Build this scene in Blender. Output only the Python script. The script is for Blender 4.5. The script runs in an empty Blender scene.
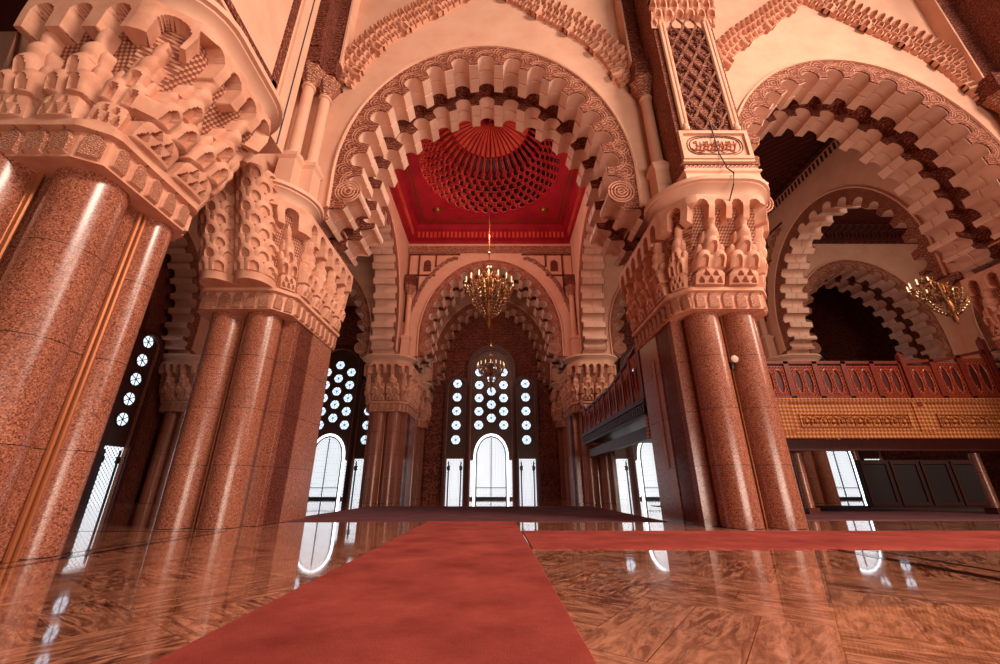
import bpy, math, random
import numpy as np
from mathutils import Vector, Matrix
PI = math.pi
random.seed(7)
sc = bpy.context.scene
col = sc.collection
XC = -0.4                      # centre line of the middle bay
BAY = 15.0

# ------------------------------------------------------------------ helpers
class MB:
    def __init__(s):
        s.v = []; s.f = []; s.m = []
    def add(s, vs, fs, mi=0):
        b = len(s.v); s.v.extend(vs)
        for f in fs:
            s.f.append([b + i for i in f]); s.m.append(mi)
    def box(s, x0, x1, y0, y1, z0, z1, mi=0):
        vs = [(x, y, z) for x in (x0, x1) for y in (y0, y1) for z in (z0, z1)]
        s.add(vs, [(0,1,3,2),(4,6,7,5),(0,4,5,1),(2,3,7,6),(0,2,6,4),(1,5,7,3)], mi)
    def obox(s, c, ax, ay, az, mi=0):
        c, ax, ay, az = map(Vector, (c, ax, ay, az))
        vs = [tuple(c + ax*i + ay*j + az*k) for i in (-1,1) for j in (-1,1) for k in (-1,1)]
        s.add(vs, [(0,1,3,2),(4,6,7,5),(0,4,5,1),(2,3,7,6),(0,2,6,4),(1,5,7,3)], mi)
    def bar(s, a, b, w, up=(0,0,1), h=None, mi=0):
        a, b = Vector(a), Vector(b); d = b - a; L = d.length
        if L < 1e-6: return
        d /= L; u = Vector(up); sd = d.cross(u)
        if sd.length < 1e-4: sd = d.cross(Vector((1,0,0)))
        sd.normalize(); n = sd.cross(d)
        s.obox((a+b)/2, d*L/2, sd*w/2, n*(h or w)/2, mi)
    def rings(s, rings, closed=True, cap0=False, cap1=False, mi=0, loop=False):
        b = len(s.v); n = len(rings[0]); R = len(rings)
        for r in rings: s.v.extend(r)
        for i in range(R if loop else R-1):
            i2 = (i+1) % R
            for j in range(n if closed else n-1):
                j2 = (j+1) % n
                s.f.append([b+i*n+j, b+i*n+j2, b+i2*n+j2, b+i2*n+j]); s.m.append(mi)
        if cap0: s.f.append([b+j for j in range(n)][::-1]); s.m.append(mi)
        if cap1: s.f.append([b+(R-1)*n+j for j in range(n)]); s.m.append(mi)
    def lathe(s, prof, c=(0,0,0), n=24, mi=0):
        s.rings([[(c[0]+r*math.cos(2*PI*k/n), c[1]+r*math.sin(2*PI*k/n), c[2]+z) for k in range(n)] for r, z in prof], cap0=True, cap1=True, mi=mi)
    def tube(s, path, r, n=6, mi=0, loop=False):
        P = [Vector(p) for p in path]; rings = []; N = len(P)
        for i, p in enumerate(P):
            t = (P[(i+1) % N] - P[i-1]) if loop else (P[min(i+1,N-1)] - P[max(i-1,0)])
            t.normalize()
            u = t.cross(Vector((0.13,0.21,0.97)))
            if u.length < .05: u = t.cross(Vector((1,0,0)))
            u.normalize(); w = t.cross(u)
            rr = r[i] if isinstance(r, (list, tuple)) else r
            rings.append([tuple(p + u*rr*math.cos(2*PI*k/n) + w*rr*math.sin(2*PI*k/n)) for k in range(n)])
        s.rings(rings, cap0=not loop, cap1=not loop, mi=mi, loop=loop)
    def prism(s, poly, y0, y1, mi=0):          # poly in (x,z), extruded along y
        n = len(poly)
        vs = [(x, y0, z) for x, z in poly] + [(x, y1, z) for x, z in poly]
        fs = [list(range(n)), list(range(2*n-1, n-1, -1))] + [(i, i+n, (i+1) % n + n, (i+1) % n) for i in range(n)]
        s.add(vs, fs, mi)
    def grid(s, fn, nu, nv, mi=0):
        b = len(s.v)
        for j in range(nv):
            for i in range(nu): s.v.append(fn(i, j))
        for j in range(nv-1):
            for i in range(nu-1):
                a = b + j*nu + i
                s.f.append([a, a+1, a+nu+1, a+nu]); s.m.append(mi)
    def mesh(s, name, mats, smooth=40):
        me = bpy.data.meshes.new(name)
        me.from_pydata(s.v, [], s.f)
        if not isinstance(mats, (list, tuple)): mats = [mats]
        for m in mats: me.materials.append(m)
        if len(mats) > 1: me.polygons.foreach_set('material_index', s.m)
        import bmesh
        bm = bmesh.new(); bm.from_mesh(me); bmesh.ops.recalc_face_normals(bm, faces=bm.faces); bm.to_mesh(me); bm.free()
        me.validate()
        if smooth:
            me.shade_smooth(); me.set_sharp_from_angle(angle=math.radians(smooth))
        return me
    def build(s, name, mats, parent=None, loc=(0,0,0), rz=0, smooth=40):
        return link(name, s.mesh(name, mats, smooth), parent, loc, rz)

def link(name, me, parent=None, loc=(0,0,0), rz=0):
    o = bpy.data.objects.new(name, me); col.objects.link(o)
    o.parent = parent; o.location = loc; o.rotation_euler = (0,0,rz)
    return o
def tag(o, label, cat, group=None, kind=None):
    o['label'] = label; o['category'] = cat
    if group: o['group'] = group
    if kind: o['kind'] = kind
    return o
def thing(name, label, cat, loc=(0,0,0), rz=0, group=None):
    return tag(link(name, None, None, loc, rz), label, cat, group)
def struct(o):
    o['kind'] = 'structure'; return o
def copy_tree(o, parent=None):
    c = o.copy(); col.objects.link(c)
    if parent: c.parent = parent
    for ch in list(o.children): copy_tree(ch, c)
    return c
def dup(o, label, loc, rz=None):
    c = copy_tree(o); c['label'] = label; c.location = loc
    if rz is not None: c.rotation_euler = (0,0,rz)
    return c

# ------------------------------------------------------------------ materials
def S(r, g, b):
    f = lambda c: (c/255/12.92) if c/255 <= .04045 else ((c/255+.055)/1.055)**2.4
    return (f(r), f(g), f(b), 1)
class NT:
    def __init__(s, name):
        s.mat = bpy.data.materials.new(name); s.mat.use_nodes = True
        s.t = s.mat.node_tree; s.t.nodes.clear()
        s.out = s.n('ShaderNodeOutputMaterial'); s.b = s.n('ShaderNodeBsdfPrincipled')
        s.l(s.b.outputs[0], s.out.inputs[0])
        s.tc = s.n('ShaderNodeTexCoord')
    def n(s, t, **kw):
        x = s.t.nodes.new(t)
        for k, v in kw.items(): setattr(x, k, v)
        return x
    def l(s, a, b): s.t.links.new(a, b)
    def val(s, sock, v):
        if hasattr(v, 'links') or isinstance(v, bpy.types.NodeSocket): s.l(v, sock)
        else: sock.default_value = v
    def math(s, op, a, b=0.0, c=0.0):
        x = s.n('ShaderNodeMath', operation=op)
        for i, v in enumerate((a, b, c)): s.val(x.inputs[i], v)
        return x.outputs[0]
    def mix(s, f, a, b, mode='MIX'):
        x = s.n('ShaderNodeMix', data_type='RGBA', blend_type=mode)
        s.val(x.inputs[0], f); s.val(x.inputs[6], a); s.val(x.inputs[7], b)
        return x.outputs[2]
    def noise(s, scale, detail=4, vec=None, rough=.6, dist=0):
        x = s.n('ShaderNodeTexNoise'); x.inputs['Scale'].default_value = scale; x.inputs['Detail'].default_value = detail
        x.inputs['Roughness'].default_value = rough; x.inputs['Distortion'].default_value = dist
        s.l(vec or s.tc.outputs['Object'], x.inputs['Vector']); return x.outputs['Fac']
    def voro(s, scale, vec=None, feature='F1', dist='EUCLIDEAN'):
        x = s.n('ShaderNodeTexVoronoi', feature=feature)
        if feature != 'DISTANCE_TO_EDGE': x.distance = dist
        x.inputs['Scale'].default_value = scale
        s.l(vec or s.tc.outputs['Object'], x.inputs['Vector']); return x.outputs['Distance']
    def mapping(s, rot=(0,0,0), scale=(1,1,1), loc=(0,0,0), vec=None):
        x = s.n('ShaderNodeMapping'); x.inputs['Rotation'].default_value = rot; x.inputs['Scale'].default_value = scale
        x.inputs['Location'].default_value = loc
        s.l(vec or s.tc.outputs['Object'], x.inputs['Vector']); return x.outputs[0]
    def ramp(s, f, a, b, lo=0., hi=1.):
        x = s.n('ShaderNodeMapRange'); s.l(f, x.inputs[0])
        x.inputs[1].default_value = lo; x.inputs[2].default_value = hi; x.inputs[3].default_value = a; x.inputs[4].default_value = b
        return x.outputs[0]
    def sep(s, vec=None):
        x = s.n('ShaderNodeSeparateXYZ'); s.l(vec or s.tc.outputs['Object'], x.inputs[0]); return x.outputs
    def bump(s, h, strength=.5, dist=.02):
        x = s.n('ShaderNodeBump'); x.inputs['Strength'].default_value = strength; x.inputs['Distance'].default_value = dist
        s.l(h, x.inputs['Height']); s.l(x.outputs[0], s.b.inputs['Normal'])
    def fin(s, color, rough=.6, metal=0, spec=.5, coat=0):
        s.val(s.b.inputs['Base Color'], color); s.val(s.b.inputs['Roughness'], rough)
        s.b.inputs['Metallic'].default_value = metal; s.b.inputs['Specular IOR Level'].default_value = spec
        s.b.inputs['Coat Weight'].default_value = coat
        return s.mat

def plaster(name, c, c2, rough=.75, sc_=.8):
    t = NT(name); f = t.noise(sc_, 6); f2 = t.noise(30, 3)
    colr = t.mix(t.ramp(f, 0, 1, .35, .7), c, c2)
    t.bump(f2, .15, .01); return t.fin(colr, rough, spec=.3)
def carved(name, c, c2, scale=7., kind='arabesque', depth=.04, rough=.7, metal=0):
    t = NT(name)
    if kind == 'arabesque':
        w = t.n('ShaderNodeTexWave', wave_type='RINGS'); w.inputs['Scale'].default_value = scale*.35; w.inputs['Distortion'].default_value = 9
        w.inputs['Detail'].default_value = 2; w.inputs['Detail Scale'].default_value = 1.6
        t.l(t.tc.outputs['Object'], w.inputs['Vector'])
        v = t.voro(scale, feature='DISTANCE_TO_EDGE')
        h = t.math('MULTIPLY', t.ramp(w.outputs['Fac'], 0, 1, .25, .6), t.ramp(v, 0, 1, .02, .12))
    elif kind == 'diamond':
        x, y, z = t.sep()
        a = t.math('ADD', x, y)
        p = t.math('SINE', t.math('MULTIPLY', t.math('ADD', a, z), scale)); q = t.math('SINE', t.math('MULTIPLY', t.math('SUBTRACT', a, z), scale))
        h = t.ramp(t.math('MULTIPLY', p, q), 0, 1, -.25, .5)
    else:
        v = t.voro(scale); h = t.ramp(v, 1, 0, .1, .6)
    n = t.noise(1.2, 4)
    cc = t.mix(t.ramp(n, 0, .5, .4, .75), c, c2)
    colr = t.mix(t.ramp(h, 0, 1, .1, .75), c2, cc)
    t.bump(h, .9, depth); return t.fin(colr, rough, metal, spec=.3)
def granite(name, c, dk, lt, rough=.16, joint=1.55):
    t = NT(name)
    v = t.n('ShaderNodeTexVoronoi'); v.inputs['Scale'].default_value = 55; t.l(t.tc.outputs['Object'], v.inputs['Vector'])
    r, g, b = None, None, None
    sx = t.n('ShaderNodeSeparateColor'); t.l(v.outputs['Color'], sx.inputs[0])
    c1 = t.mix(t.ramp(sx.outputs[0], 0, 1, .55, .8), c, dk); c2 = t.mix(t.ramp(sx.outputs[1], 0, .8, .72, .9), c1, lt)
    n = t.noise(.7, 3); c3 = t.mix(t.ramp(n, 0, .35, .4, .75), c2, dk)
    x, y, z = t.sep()
    fr = t.math('FRACT', t.math('DIVIDE', z, joint))
    jn = t.math('LESS_THAN', fr, .008)
    c4 = t.mix(jn, c3, (.02,.008,.006,1))
    return t.fin(c4, rough, spec=.6)
def wood(name, c, c2, rough=.35, scale=3.):
    t = NT(name); m = t.mapping(scale=(6,6,1)); n = t.noise(scale, 5, m, .6, 1.2)
    colr = t.mix(t.ramp(n, 0, 1, .35, .7), c, c2); t.bump(n, .15, .01)
    return t.fin(colr, rough)
def flat(name, c, rough=.5, metal=0): return NT(name).fin(c, rough, metal)
def glow(name, c, strength):
    t = NT(name); t.fin(c, .3); t.b.inputs['Emission Color'].default_value = c; t.b.inputs['Emission Strength'].default_value = strength
    return t.mat

M = {}
M['plaster'] = plaster('plaster', S(226,176,150), S(214,158,130))
M['lobe'] = plaster('lobe_plaster', S(226,182,160), S(210,162,138), .6)
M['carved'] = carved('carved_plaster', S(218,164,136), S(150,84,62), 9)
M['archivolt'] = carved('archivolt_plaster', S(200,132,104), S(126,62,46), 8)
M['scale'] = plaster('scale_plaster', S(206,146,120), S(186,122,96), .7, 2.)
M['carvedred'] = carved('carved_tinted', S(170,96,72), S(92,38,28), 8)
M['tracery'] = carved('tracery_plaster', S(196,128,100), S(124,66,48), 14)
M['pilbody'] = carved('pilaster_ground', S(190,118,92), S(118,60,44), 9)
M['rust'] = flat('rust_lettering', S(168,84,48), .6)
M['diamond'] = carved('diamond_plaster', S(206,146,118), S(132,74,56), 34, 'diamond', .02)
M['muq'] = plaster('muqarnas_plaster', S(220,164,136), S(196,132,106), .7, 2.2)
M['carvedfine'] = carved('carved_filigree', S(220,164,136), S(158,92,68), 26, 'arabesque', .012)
M['granite'] = granite('granite', S(160,94,72), S(108,56,42), S(196,132,104), .26)
M['graniteshade'] = granite('granite_shaded', S(104,52,42), S(66,30,24), S(136,78,64), .14)  # shaded copy of the granite, its shade mixed into the colour
M['bronze'] = flat('bronze', S(176,104,66), .35, .5)
M['carpet'] = None
M['darkwood'] = wood('dark_wood', S(86,28,19), S(44,13,9), .45)
M['redwood'] = wood('red_wood', S(128,44,26), S(84,26,16), .4)
M['blackwood'] = wood('black_wood', S(40,16,14), S(24,9,8), .6)
M['lattice'] = wood('lattice_wood', S(176,76,46), S(140,54,32), .4)
M['goldwood'] = carved('gilded_wood', S(206,132,76), S(134,68,34), 21, 'diamond', .02, .5)
M['gold'] = flat('gold', S(150,92,52), .38, .7)
M['frameoff'] = wood('window_wood', S(84,46,34), S(52,26,20), .4)
M['domered'] = plaster('dome_red', S(166,30,46), S(140,20,34), .45)
M['domerib'] = plaster('dome_orange', S(226,92,70), S(200,62,54), .45)
M['domeshade'] = plaster('dome_pocket_shade', S(84,20,26), S(58,12,20), .5)  # darker red that paints shade into the dome's hollows and fan grooves
M['darkceil'] = carved('painted_ceiling', S(96,36,24), S(50,16,12), 5, 'diamond', .03)
M['crystal'] = flat('crystal', S(170,126,92), .15, .6)
M['black'] = flat('black_cable', S(20,14,12), .5)
M['white'] = flat('white_enamel', S(190,160,140), .5)
M['inlayshadow'] = flat('dark_inlay_shadow', S(46,22,16), .08)

def carpet_mat(name, c, c2):
    t = NT(name); f = t.noise(1.1, 5); g = t.noise(90, 2); m = t.mapping(scale=(1,14,1)); h = t.noise(9, 4, m)
    cc = t.mix(t.ramp(f, 0, 1, .3, .7), c, c2); cc = t.mix(t.ramp(h, 0, .6, .42, .7), cc, c2)
    t.bump(g, .5, .01); return t.fin(cc, .95, spec=.1)
M['carpet'] = carpet_mat('red_carpet', S(188,88,76), S(136,52,46))
M['rug'] = carpet_mat('mauve_rug', S(120,76,80), S(92,56,60))
def marble():
    t = NT('marble_floor')
    base = t.mapping(rot=(0,0,.62))
    def bricks(rot):
        b = t.n('ShaderNodeTexBrick', offset=.5); b.inputs['Scale'].default_value = 1.0
        b.inputs['Brick Width'].default_value = 1.5; b.inputs['Row Height'].default_value = .5
        b.inputs['Mortar Size'].default_value = .004; b.inputs['Mortar Smooth'].default_value = 0; b.inputs['Bias'].default_value = -.1
        b.inputs['Color1'].default_value = (0,0,0,1); b.inputs['Color2'].default_value = (1,1,1,1); b.inputs['Mortar'].default_value = (.5,.5,.5,1)
        mp = t.mapping(rot=(0,0,rot), vec=base); t.l(mp, b.inputs['Vector'])
        st = t.mapping(rot=(0,0,rot), vec=base, scale=(1,1,1)); st2 = t.mapping(vec=st, scale=(1,4.2,1))
        v = t.noise(1.5, 8, st2, .7, 2.2)
        return b.outputs['Color'], b.outputs['Fac'], v
    A, B = bricks(0), bricks(PI/2)
    ch = t.n('ShaderNodeTexChecker'); ch.inputs['Scale'].default_value = 1/1.5; t.l(base, ch.inputs['Vector'])
    k = ch.outputs['Fac']
    fx = lambda a, b: t.mix(k, a, b)
    tone, mort, vein = fx(A[0], B[0]), fx(A[1], B[1]), fx(A[2], B[2])
    big = t.noise(2.2, 6, None, .7, 2.)
    c = t.mix(t.ramp(vein, 0, 1, .41, .6), S(84,34,22), S(236,162,128))
    c = t.mix(t.ramp(big, 0, .85, .48, .66), c, S(112,54,36))
    c = t.mix(t.math('MULTIPLY', t.ramp(tone, 0, .5), 1.0), c, S(226,152,118))
    c = t.mix(mort, c, S(120,66,46))
    n2 = t.noise(.9, 2)
    t.bump(n2, .04, .05)
    return t.fin(c, t.ramp(vein, .04, .08), spec=1.0, coat=.5)
M['marble'] = marble()
def lattice_glass():
    # daylight through a pierced screen: bright cells between thin dark bars
    t = NT('pierced_screen_glass'); x, y, z = t.sep()
    p = t.math('SINE', t.math('MULTIPLY', t.math('ADD', x, z), 12)); q = t.math('SINE', t.math('MULTIPLY', t.math('SUBTRACT', x, z), 12))
    h = t.math('GREATER_THAN', t.math('ABSOLUTE', t.math('MULTIPLY', p, q)), .22)
    t.fin(t.mix(h, (.03,.025,.025,1), (.8,.85,.9,1)), .4)
    t.l(t.mix(h, (0,0,0,1), (.86,.93,1,1)), t.b.inputs['Emission Color']); t.b.inputs['Emission Strength'].default_value = 1.35
    return t.mat
M['screen'] = lattice_glass()
M['pane'] = glow('daylit_pane', (.62,.76,.9,1), 1.6)
M['doorpane'] = glow('daylit_door_pane', (.86,.93,1,1), 3.2)
M['bulb'] = glow('warm_bulb', (1,.72,.42,1), 1.2)

# ------------------------------------------------------------------ arch geometry (local: x across, y into the wall, z up)
EA, EB, EZ, ZI = 5.6, 6.85, 12.0, 9.4
def outer_path(d=0.0, n=72):
    a, b = EA + d, EB + d
    P = [(-6.15, ZI), (-6.15, 10.3), (-a*.995, 10.35)]
    for i in range(n+1):
        t = -PI/2 + PI*i/n
        P.append((a*math.sin(t), EZ + b*math.cos(t)))
    P += [(a*.995, 10.35), (6.15, 10.3), (6.15, ZI)]
    return P
def base_path():
    a, b = 4.56, 5.82
    half = [(6.15, ZI), (5.62, 9.75), (5.1, 10.22), (4.52, 10.92)]
    main = []
    for i in range(161):
        t = PI/2 - PI*i/160
        main.append((a*math.sin(t), EZ + b*math.cos(t)))
    return half, main
def resample(P, n):
    P = np.array(P); s = np.concatenate([[0], np.cumsum(np.hypot(*np.diff(P, axis=0).T))])
    q = np.linspace(0, s[-1], n); return np.stack([np.interp(q, s, P[:,0]), np.interp(q, s, P[:,1])], 1), s[-1]
def scallop(P, L, count, depth_straight, frac, extra=0.0, arc=10, side=1):
    """points of the lobed edge along polyline P (dense), count lobes; side: which normal points into the stone"""
    N = len(P); out = []
    T = np.gradient(P, axis=0); T /= np.linalg.norm(T, axis=1)[:,None]
    Nn = np.stack([-T[:,1], T[:,0]], 1)*side
    pitch = L/count; r = pitch*frac/2
    def at(s, h):
        f = min(max(s/L, 0), 1)*(N-1); i = min(int(f), N-2); w = f-i
        p = P[i]*(1-w) + P[i+1]*w; nn = Nn[i]*(1-w) + Nn[i+1]*w
        return tuple(p + nn*(h + extra))
    r2 = r
    for k in range(count):
        c = (k+.5)*pitch
        out.append(at(k*pitch + .001, 0) + (k*pitch/L,)); out.append(at(c-r2, 0) + ((c-r2)/L,))
        for j in range(arc+1):
            ph = PI*j/arc; q = c - r2*math.cos(ph)
            out.append(at(q, depth_straight + r*math.sin(ph)) + (q/L,))
        out.append(at(c+r2, 0) + ((c+r2)/L,))
    out.append(at(L, 0) + (1.,))
    return out
def lobed_path(extra=0.0):
    half, main = base_path()
    ret, Lr = resample(half, 60); mp, Lm = resample([half[-1]] + main + [(-half[-1][0], half[-1][1])], 500)
    ret2 = np.array([(-x, z) for x, z in ret[::-1]])
    # travelling right foot -> tip -> crown -> left tip -> left foot; stone lies to the right-hand/outer side
    A = scallop(ret, Lr, 3, .1, .74, extra, 8, side=-1)
    B = scallop(mp, Lm, 17, .18, .64, extra, 10, side=-1)
    C = scallop(ret2, Lr, 3, .1, .74, extra, 8, side=-1)
    f1, f2 = .075, .925
    A = [(x, z, f*f1) for x, z, f in A]; B = [(x, z, f1 + f*(f2-f1)) for x, z, f in B]; C = [(x, z, f2 + f*(1-f2)) for x, z, f in C]
    return A + B[1:] + C[1:]
def outer_at(fs, d):
    P = np.array(outer_path(d, 120)[::-1]); sg = np.concatenate([[0], np.cumsum(np.hypot(*np.diff(P, axis=0).T))]); sg /= sg[-1]
    return [(float(np.interp(f, sg, P[:,0])), float(np.interp(f, sg, P[:,1]))) for f in fs]
def ring_solid(mb, levels, d):
    """levels: [(y, inner path with parameters)]; a closed ring between the inner path and the outer curve"""
    O = outer_at([p[2] for p in levels[0][1]], d); n = len(O); b = len(mb.v); m = len(levels)
    for y, P in levels:
        mb.v += [(p[0], y, p[1]) for p in P] + [(x, y, z) for x, z in O]
    def q(*ix): mb.f.append([b+i for i in ix]); mb.m.append(0)
    for k in range(m-1):
        a, c = k*2*n, (k+1)*2*n
        for i in range(n-1):
            q(a+i, a+i+1, c+i+1, c+i); q(a+n+i, c+n+i, c+n+i+1, a+n+i+1)
        q(a, c, c+n, a+n); q(a+n-1, a+2*n-1, c+2*n-1, c+n-1)
    for a in (0, (m-1)*2*n):
        for i in range(n-1): q(a+i, a+n+i, a+n+i+1, a+i+1)
LOB = lobed_path(0); LOB2 = lobed_path(.035)
def course(mb, y0, y1, seam=True):
    ys = [(y0, 0)]
    if seam:
        m = (y0+y1)/2
        ys += [(m-.045, 0), (m-.04, 1), (m+.04, 1), (m+.045, 0)]
    ys += [(y1, 0)]
    ring_solid(mb, [(y, LOB2 if k else LOB) for y, k in ys], -.02)
def mid_path():
    half, main = base_path()
    P = [(6.0, ZI), (5.75, 10.15), (5.2, 10.95)] + [(x*1.135, EZ + (z-EZ)*1.108) for x, z in main] + [(-5.2, 10.95), (-5.75, 10.15), (-6.0, ZI)]
    Q = np.array(P); sg = np.concatenate([[0], np.cumsum(np.hypot(*np.diff(Q, axis=0).T))]); sg /= sg[-1]
    return [(x, z, f) for (x, z), f in zip(P, sg)]
def arch_meshes():
    D = {}
    mb = MB(); course(mb, 0, 1.25); D['front'] = mb.mesh('lobe_course', M['lobe'], 30)
    mb = MB(); course(mb, 1.95, 3.1); D['rear'] = mb.mesh('lobe_course', M['lobe'], 30)
    mb = MB(); course(mb, 0, 1.6); D['single'] = mb.mesh('lobe_course', M['lobe'], 30)
    mb = MB(); mp_ = mid_path(); ring_solid(mb, [(1.25, mp_), (1.95, mp_)], -.02); D['band'] = mb.mesh('soffit_band', M['carvedred'], 30)
    for nm, y0, y1 in (('arcf', -.05, -.001), ('arcr', 3.101, 3.15), ('arcs', 1.601, 1.65)):
        mb = MB()
        ring_solid(mb, [(y0, LOB2), (y1, LOB2)], .04)
        yy = y0 if nm == 'arcf' else y1
        D[nm] = mb.mesh('archivolt', M['archivolt'], 30)
    mb = MB(); ring_solid(mb, [(1.9, LOB2), (1.949, LOB2)], -.03); D['arcm'] = mb.mesh('carved_face', M['carvedred'], 30)
    mb = MB(); mb.tube([(x, -.075, z) for x, z in outer_path(.05)[2:-2]], .065, 6); D['bead'] = mb.mesh('bead_molding', M['plaster'])
    # carved scale ridges wrapped round each lobe on the front face, and spiral bosses at the feet
    mb = MB(); half, main = base_path()
    mp, Lm = resample([half[-1]] + main + [(-half[-1][0], half[-1][1])], 500)
    T = np.gradient(mp, axis=0); T /= np.linalg.norm(T, axis=1)[:,None]; Nn = np.stack([T[:,1], -T[:,0]], 1)
    for k in range(17):
        f = (k+.5)/17*499; i = int(f); c = mp[i] + Nn[i]*.27
        for rr in (.43, .53):
            mb.tube([(c[0] + T[i][0]*rr*math.cos(a) + Nn[i][0]*rr*math.sin(a), -.06, c[1] + T[i][1]*rr*math.cos(a) + Nn[i][1]*rr*math.sin(a)) for a in np.linspace(.25, PI-.25, 11)], .022, 4)
        if k < 16:
            f = (k+1)/17*499; i = int(f); c = mp[i] + Nn[i]*.62
            for rr in (.13, .25, .36):
                mb.tube([(c[0] + T[i][0]*rr*math.cos(a) + Nn[i][0]*rr*math.sin(a)*1.2, -.06, c[1] + T[i][1]*rr*math.cos(a) + Nn[i][1]*rr*math.sin(a)*1.2) for a in np.linspace(0, PI, 9)], .02, 4)
    for sx in (-1, 1):
        for rr in (.12, .24, .36, .46):
            mb.tube([(sx*4.98 + rr*math.cos(a), -.065, 11.05 + rr*math.sin(a)) for a in np.linspace(0, 2*PI, 21)[:-1]], .035, 4, loop=True)
    D['ridges'] = mb.mesh('carved_scale_molding', M['scale'])
    return D
AM = arch_meshes()
def arch(label, loc, rz=0, style='full', y_scale=1.0):
    t = thing('lobed_arch', label, 'arch', loc, rz, 'lobed horseshoe arches between the piers')
    if style == 'full':
        link('archivolt', AM['arcf'], t); link('bead_molding', AM['bead'], t); link('carved_scale_molding', AM['ridges'], t)
        link('lobe_course', AM['front'], t); link('soffit_band', AM['band'], t); link('carved_face', AM['arcm'], t); link('lobe_course', AM['rear'], t)
    else:
        link('archivolt', AM['arcf'], t); link('bead_molding', AM['bead'], t); link('lobe_course', AM['single'], t); link('archivolt', AM['arcs'], t)
    return t
def arch_wall(name, loc, rz, thick, ztop, half=7.5, y0=0.02, hr=None, mat='plaster'):
    hr = hr or half
    P = outer_path(.0)
    mb = MB(); mb.prism([(-half, ZI)] + P + [(hr, ZI), (hr, ztop), (-half, ztop)], y0, thick-.02)
    o = mb.build(name, M[mat], None, loc, rz, 30); return struct(o)

YA, YB, YCC = 11.8, 29.3, 36.8
RX = XC + BAY + .4             # the right bay arch sits a little further out and back
arch_wall('wall_arcade_front', (XC, YA, 0), 0, 3.1, 27)
arch('large double-lobed pale arch framing the red dome', (XC, YA, 0))
arch_wall('wall_arcade_front_right', (RX, YA+.6, 0), 0, 3.1, 27, 7.9, hr=8.5)
arch('double-lobed arch above the carved wooden balcony, beside the script panel pilaster', (RX, YA+.6, 0))
arch_wall('wall_arcade_front_left', (XC-BAY, YA, 0), 0, 3.1, 27)
for i, nm in ((-2, 'wall_arcade_rear_far_left'), (-1, 'wall_arcade_rear_left'), (0, 'wall_arcade_rear'), (1, 'wall_arcade_rear_right'), (2, 'wall_arcade_rear_far_right')):
    arch_wall(nm, (XC + BAY*i, YB, 0), 0, 3.1, 22.4)
    if i != -2:
        arch({-1: 'dim lobed arch on the rear row seen between the two near piers', 0: 'lobed arch on the rear row directly behind the large chandelier',
          1: 'lobed arch on the rear row mostly hidden behind the clustered pier', 2: 'lobed arch on the rear row far beyond the balcony'}[i], (XC + BAY*i, YB, 0))
for i, nm in ((-1, 'wall_blind_left'), (0, 'wall_blind'), (1, 'wall_blind_right')):
    arch_wall(nm, (XC + BAY*i, YCC, 0), 0, 1.6, 22.4, mat='carvedred' if False else 'plaster')
arch('small dim lobed arch framing the tall centre window', (XC, YCC, 0), 0, 'single')
# side arcades between the bays: local x runs along the depth of the hall
YM = 22.3
SIDE = [(-7.0, PI/2, 'wall_side_left', 'single-course lobed arch on the side of the dome bay, above the dim aisle windows'),
        (6.8, -PI/2, 'wall_side_right', 'single-course lobed arch on the side of the dome bay, above the balcony flank'),
        (BAY+6.8, -PI/2, 'wall_side_far_right', 'pale single-course lobed arch seen through the bay above the wooden balcony'),
        (2*BAY+6.8, -PI/2, 'wall_side_farthest_right', 'smaller lobed arch nested inside another, deep beyond the wooden balcony'),
        (-BAY-7.0, PI/2, 'wall_side_far_left', 'dark lobed arch glimpsed in the gap between the two near piers')]
for rx, rz, nm, lab in SIDE:
    arch_wall(nm, (XC + rx, YM, 0), rz, 1.6, 22.4, 7.6)
    arch(lab, (XC + rx, YM, 0), rz, 'single')

# ------------------------------------------------------------------ piers
ZS, ZL, ZC = 6.07, 6.68, 9.4
def cell(du, dz, w, h, P, pocket=True):
    """relief of one little vaulted niche hood"""
    a = np.abs(du)/(w/2); b = dz/h
    edge = np.sqrt(np.clip(1 - np.clip((b-.48)/.52, 0, 1)**2, 0, 1))
    inside = (a < edge) & (b >= 0) & (b <= 1)
    out = P*(.55 + .45*np.sqrt(np.clip(1 - (a/np.maximum(edge,.05))**2*.8, 0, 1))*(1 - np.clip((b-.55)/.45, 0, 1)**2*.55))*(.8 + .2*np.clip(b/.5, 0, 1))
    if pocket:
        pk = (a < .5*np.sqrt(np.clip(1-np.clip((b-.3)/.32, 0, 1)**2, 0, 1))) & (b > .06) & (b < .62)
        out = np.where(pk, out - (.75*P if pocket == 2 else min(.13, .5*P)), out)
    return np.where(inside, out, 0)
STACK = [(0., [0.], .88, .55, .30, 0), (.46, [-.235,.235], .44, .52, .42, 1), (.50, [0.], .26, .40, .34, 0), (.86, [0.], .44, .50, .44, 1), (.84, [-.33,.33], .22, .36, .26, 0),
         (1.22, [0.], .36, .46, .38, 0), (1.22, [-.2,.2], .18, .36, .22, 0), (1.55, [0.], .24, .56, .30, 0)]
def stack(u, z, uc, zb, s=1.0, sz=1.0):
    h = np.zeros_like(u)
    for dz, cs, w, hh, P, pk in STACK:
        for c in cs: h = np.maximum(h, cell(u-uc-c*s, z-zb-dz*sz, w*s, hh*sz, P*s, pk))
    # five small pierced hollows in the lowest block
    for x, zz in ((-.27,.06), (0.,.06), (.27,.06), (-.14,.24), (.14,.24)):
        q = (np.abs(u-uc-x*s) < .1*s*(1-np.clip((z-zb-zz*sz)/(.17*sz), 0, 1))) & (z > zb+zz*sz) & (z < zb+(zz+.17)*sz)
        h = np.where(q, h-.17*s, h)
    return h
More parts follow.
